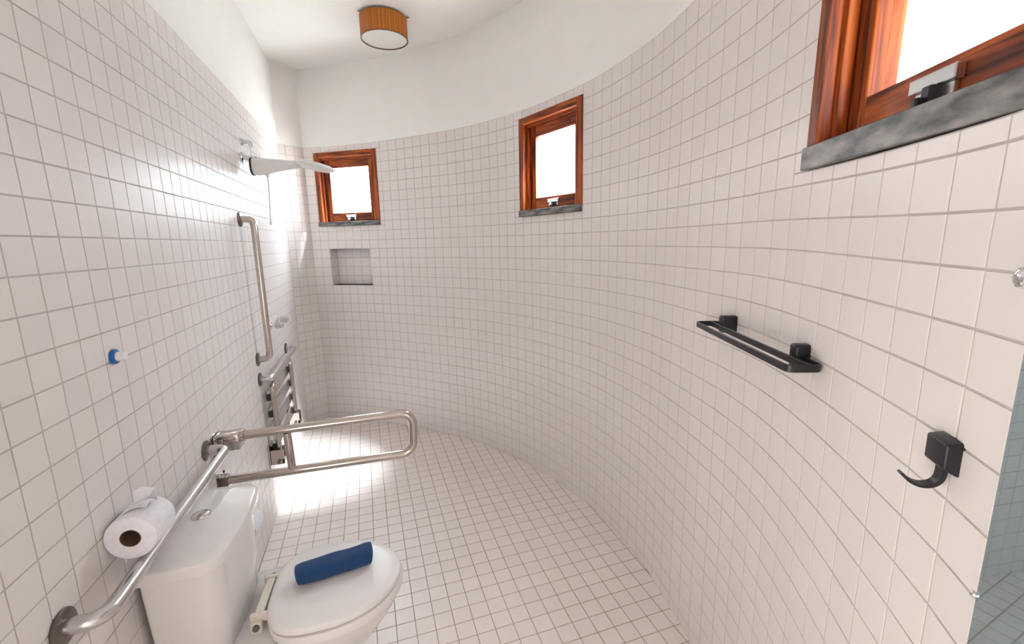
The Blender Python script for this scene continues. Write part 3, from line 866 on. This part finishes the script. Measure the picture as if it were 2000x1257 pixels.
def towel():
    a = math.atan2(.036, .205)
    t_ = bmesh.new()
    n, m = 40, 15
    L = .222
    rings = []
    rnd = random.Random(3)
    for i in range(m):
        u = i / (m - 1) * 2 - 1
        taper = 1.0
        if i in (0, m - 1): taper = .90
        ring = []
        lift = .002 * max(0, u) ** 2
        for k in range(n):
            q = 2 * PI * k / n
            c, s = math.cos(q), math.sin(q)
            w = .036 * math.copysign(abs(c) ** .62, c) * taper
            h = (.0255 + .0015 * u) * math.copysign(abs(s) ** .62, s) * taper
            h += .0012 * math.sin(3 * q + u * 4) + .0008 * math.sin(7 * u + 2 * q)
            sl = .004 * (h / .023) * (1 if u > 0 else -1) * abs(u) ** 4
            z = .0275 + h
            if s > 0: z += lift
            ring.append((u * L / 2 + sl, w, max(z, .0008)))
        rings.append(ring)
    add_loft(t_, rings, False, False)
    # rolled-up ends: a stepped spiral seen on each end face
    for end, sg in ((rings[0], -1), (rings[-1], 1)):
        cx = sum(p[0] for p in end) / n; cyy = sum(p[1] for p in end) / n; cz = sum(p[2] for p in end) / n
        rr = [end]
        for f, dx in ((.86, .0025), (.78, -.002), (.64, .002), (.55, -.003), (.40, .001), (.30, -.003), (.12, -.001)):
            rr.append([(cx + sg * dx + (p[0] - cx) * f, cyy + (p[1] - cyy) * f, cz + (p[2] - cz) * f) for p in end])
        add_loft(t_, rr, False, True)
    o = obj('rolled_towel', t_, MT['towel'], None, smooth=60)
    o.location = (.436, 1.368, .4558); o.rotation_euler = (0, 0, a)
    o['label'] = 'rolled dark blue towel lying on the toilet lid'; o['category'] = 'towel'
towel()

def paper_roll(name_loc, label, R=.0525, ln=.095, tail=True, core_r=.021):
    t = thing('toilet_roll', label, 'toilet roll', name_loc, group=None)
    n = 40
    def ring(r, y): return [(r * math.cos(2 * PI * k / n), y, r * math.sin(2 * PI * k / n)) for k in range(n)]
    h = ln / 2
    obj('paper', loft_bm([ring(core_r, -h), ring(R * .97, -h), ring(R, -h + .003), ring(R, h - .003), ring(R * .97, h), ring(core_r, h), ring(core_r, -h)], False, False), MT['paper'], t, smooth=40)
    obj('core', loft_bm([ring(core_r - .0002, -h - .0005), ring(core_r - .0002, h + .0005), ring(core_r - .0018, h + .0005), ring(core_r - .0018, -h - .0005), ring(core_r - .0002, -h - .0005)], False, False), MT['card'], t, smooth=40)
    if tail:
        # torn loose sheet standing up from the top
        V, Fc = [], []
        rows, cols = 7, 9
        for i in range(rows):
            for j in range(cols):
                u, v = j / (cols - 1), i / (rows - 1)
                x = -.022 + .055 * v + .006 * math.sin(5 * u)
                y = -.028 + .082 * u + .008 * math.sin(4 * v)
                z = math.sqrt(max(R * R - min(abs(x), R * .9) ** 2, 0)) + .0015 + .022 * v * v * (0.5 + .9 * abs(math.sin(4.2 * u + .5))) + .003 * math.sin(9 * u) * v
                V.append((x, y, z))
        for i in range(rows - 1):
            for j in range(cols - 1):
                a = i * cols + j; Fc.append((a, a + 1, a + cols + 1, a + cols))
        s = obj_raw('loose_sheet', V, Fc, MT['paper'], t)
        for p in s.data.polygons: p.use_smooth = True
        V2 = [(-.012, .012, R + .001), (.004, .020, R + .001), (.001, .026, R + .036), (-.014, .016, R + .030), (.012, .034, R - .002), (.020, .040, R + .022)]
        s2 = obj_raw('torn_corner', V2, [(0, 1, 2, 3), (1, 4, 5, 2)], MT['paper'], t)
    return t
paper_roll((P_ + .0530, 1.155, .843), 'toilet roll with a torn loose sheet perched on the grab rail')

def holder():
    y, z = 1.80, .405; x0 = wx(y) + P_
    cx = .048
    paper_roll((cx, y, z), 'plain toilet roll on the low wall holder behind the cistern', R=.054, ln=.10, tail=False)
    t = thing('roll_holder', 'low chrome paper holder on the left wall behind the cistern', 'paper holder', (x0, y + .075, z))
    obj('plate', lathe_bm([(.024, 0), (.024, .006), (.02, .009)], (0, 0, 0), (1, 0, 0), 20), MT['chrome'], t, smooth=40)
    obj('arm', tube_bm(fillet([(0, 0, 0), (cx - x0, 0, 0), (cx - x0, -.135, 0)], .018, 6), .0065, 12), MT['chrome'], t, smooth=60)
holder()

# ------------------------------------------------------------------ right wall: towel rail, hook, mirror
def wall_frame(s, z, d=0.0):
    """local frame on the curved wall: x along wall (towards the viewer's right), y into the room, z up"""
    t = RIGHT.tan(s); n = np.array([t[1], -t[0]]); q = RIGHT.at(s) * T + n * d
    return Matrix(((t[0], n[0], 0, q[0]), (t[1], n[1], 0, q[1]), (0, 0, 1, z), (0, 0, 0, 1)))

def rounded_loop(x0, x1, y0, y1, r, n=6):
    p = []
    for cx, cyy, a0 in ((x1 - r, y1 - r, 0), (x0 + r, y1 - r, PI / 2), (x0 + r, y0 + r, PI), (x1 - r, y0 + r, 3 * PI / 2)):
        for k in range(n + 1):
            a = a0 + PI / 2 * k / n; p.append((cx + r * math.cos(a), cyy + r * math.sin(a), 0))
    return p

def towel_rail():
    A, B = Vector((1.652, 1.098, 0)), Vector((1.5325, .728, 0))
    d = (B - A); L = d.length; d.normalize(); n = Vector((d.y, -d.x, 0))
    t = thing('towel_rail', 'black double bar towel rail on the curved wall', 'towel rail')
    Mx = Matrix(((d.x, n.x, 0, A.x), (d.y, n.y, 0, A.y), (0, 0, 1, 1.236), (0, 0, 0, 1)))
    t.matrix_world = Mx
    hz, ht = .0078, .0026
    prof = [(hz, ht * .6), (hz - .001, ht), (-hz + .001, ht), (-hz, ht * .6), (-hz, -ht * .6), (-hz + .001, -ht), (hz - .001, -ht), (hz, -ht * .6)]
    x0, x1 = -.004, .486
    loop = fillet([(.046, .021, 0), (x0, .021, 0), (x0, .088, 0), (x1, .088, 0), (x1, .021, 0), (.415, .021, 0)], .014, 6)
    obj('outer_bar', tube_bm(loop, .006, prof=prof), MT['black'], t, smooth=35)
    obj('inner_bar', tube_bm([(x0 + .002, .043, 0), (x1 - .002, .043, 0)], .006, prof=prof), MT['black'], t, smooth=35)
    for x in (.050, .412):
        bm = box_bm(x - .0140, x + .0140, -.010 if x < .2 else .0, .0385, -.017, .033, bevel=.006, seg=3)
        obj('mount', bm, MT['black'], t, smooth=40)
towel_rail()

def s_near(x, y):
    ss = np.linspace(0, RIGHT.len, 4000); q = np.array([RIGHT.at(v) for v in ss])
    return float(ss[np.argmin(np.hypot(q[:, 0] - x, q[:, 1] - y))])

def hook():
    t = thing('robe_hook', 'black single hook with a square backplate beside the mirror', 'hook')
    t.matrix_world = wall_frame(s_near(17.56, 4.48), 0.0)
    bm = loft_bm([[(-.0205, -.001, 1.2075), (.0205, -.001, 1.2075), (.0205, -.001, 1.2515), (-.0205, -.001, 1.2515)],
                  [(-.0205, .002, 1.2075), (.0205, .002, 1.2075), (.0205, .002, 1.2515), (-.0205, .002, 1.2515)],
                  [(-.020, .018, 1.216), (.020, .018, 1.216), (.020, .018, 1.248), (-.020, .018, 1.248)]])
    bmesh.ops.bevel(bm, geom=list(bm.edges), offset=.0028, segments=3, affect='EDGES', profile=.5)
    obj('backplate', bm, MT['black'], t, smooth=40)
    arr = catmull([(.0085, 1.222), (.009, 1.212), (.0105, 1.198), (.017, 1.1895), (.028, 1.1865), (.040, 1.1905), (.0505, 1.200)], 5)
    rings = []
    for i, (yy, zz) in enumerate(arr):
        a, b = arr[max(i - 1, 0)], arr[min(i + 1, len(arr) - 1)]
        ty, tz = b - a; ln = math.hypot(ty, tz); ny, nz = -tz / ln, ty / ln
        f = i / (len(arr) - 1); hw = .0075 - .0028 * f; th = .0032 - .0014 * f
        rings.append([(.002 + sx * hw, yy + sn * ny * th, zz + sn * nz * th) for sx, sn in ((1, 1), (-1, 1), (-1, -1), (1, -1))])
    obj('hook_arm', loft_bm(rings), MT['black'], t, smooth=40)
hook()

def mirror():
    sa = s_near(16.80, 3.41); p0 = RIGHT.at(sa) * T; p1 = RIGHT.at(sa + 5.2) * T
    d = Vector((p1[0] - p0[0], p1[1] - p0[1], 0)); L = d.length; d.normalize(); n = Vector((d.y, -d.x, 0))
    t = thing('mirror', 'frameless wall mirror with a polished edge at the right, held by round clips', 'mirror')
    o = Vector((p0[0], p0[1], 0)) + n * .006
    t.matrix_world = Matrix(((d.x, n.x, 0, o.x), (d.y, n.y, 0, o.y), (0, 0, 1, 0), (0, 0, 0, 1)))
    z0, z1 = .72, 1.66
    obj('glass', box_bm(0, L, 0, .005, z0, z1, bevel=.0006, seg=1), MT['glass_edge'], t)
    obj_raw('mirror_face', [(.0015, .0054, z0 + .0015), (L - .0015, .0054, z0 + .0015), (L - .0015, .0054, z1 - .0015), (.0015, .0054, z1 - .0015)], [(0, 1, 2, 3)], MT['mirror'], t)
    for x, z, r in ((-.0095, 1.452, .0110), (-.0012, 1.113, .0040), (L, 1.452, .0110), (L, 1.113, .0040)):
        obj('clip', lathe_bm([(r * .6, -.010), (r * .6, .004), (r, .0055), (r, .5 * r + .0045), (r * .85, .8 * r + .005), (r * .35, r + .0055)], (x, 0, z), (0, 1, 0), 24), MT['chrome'], t, smooth=40)
mirror()
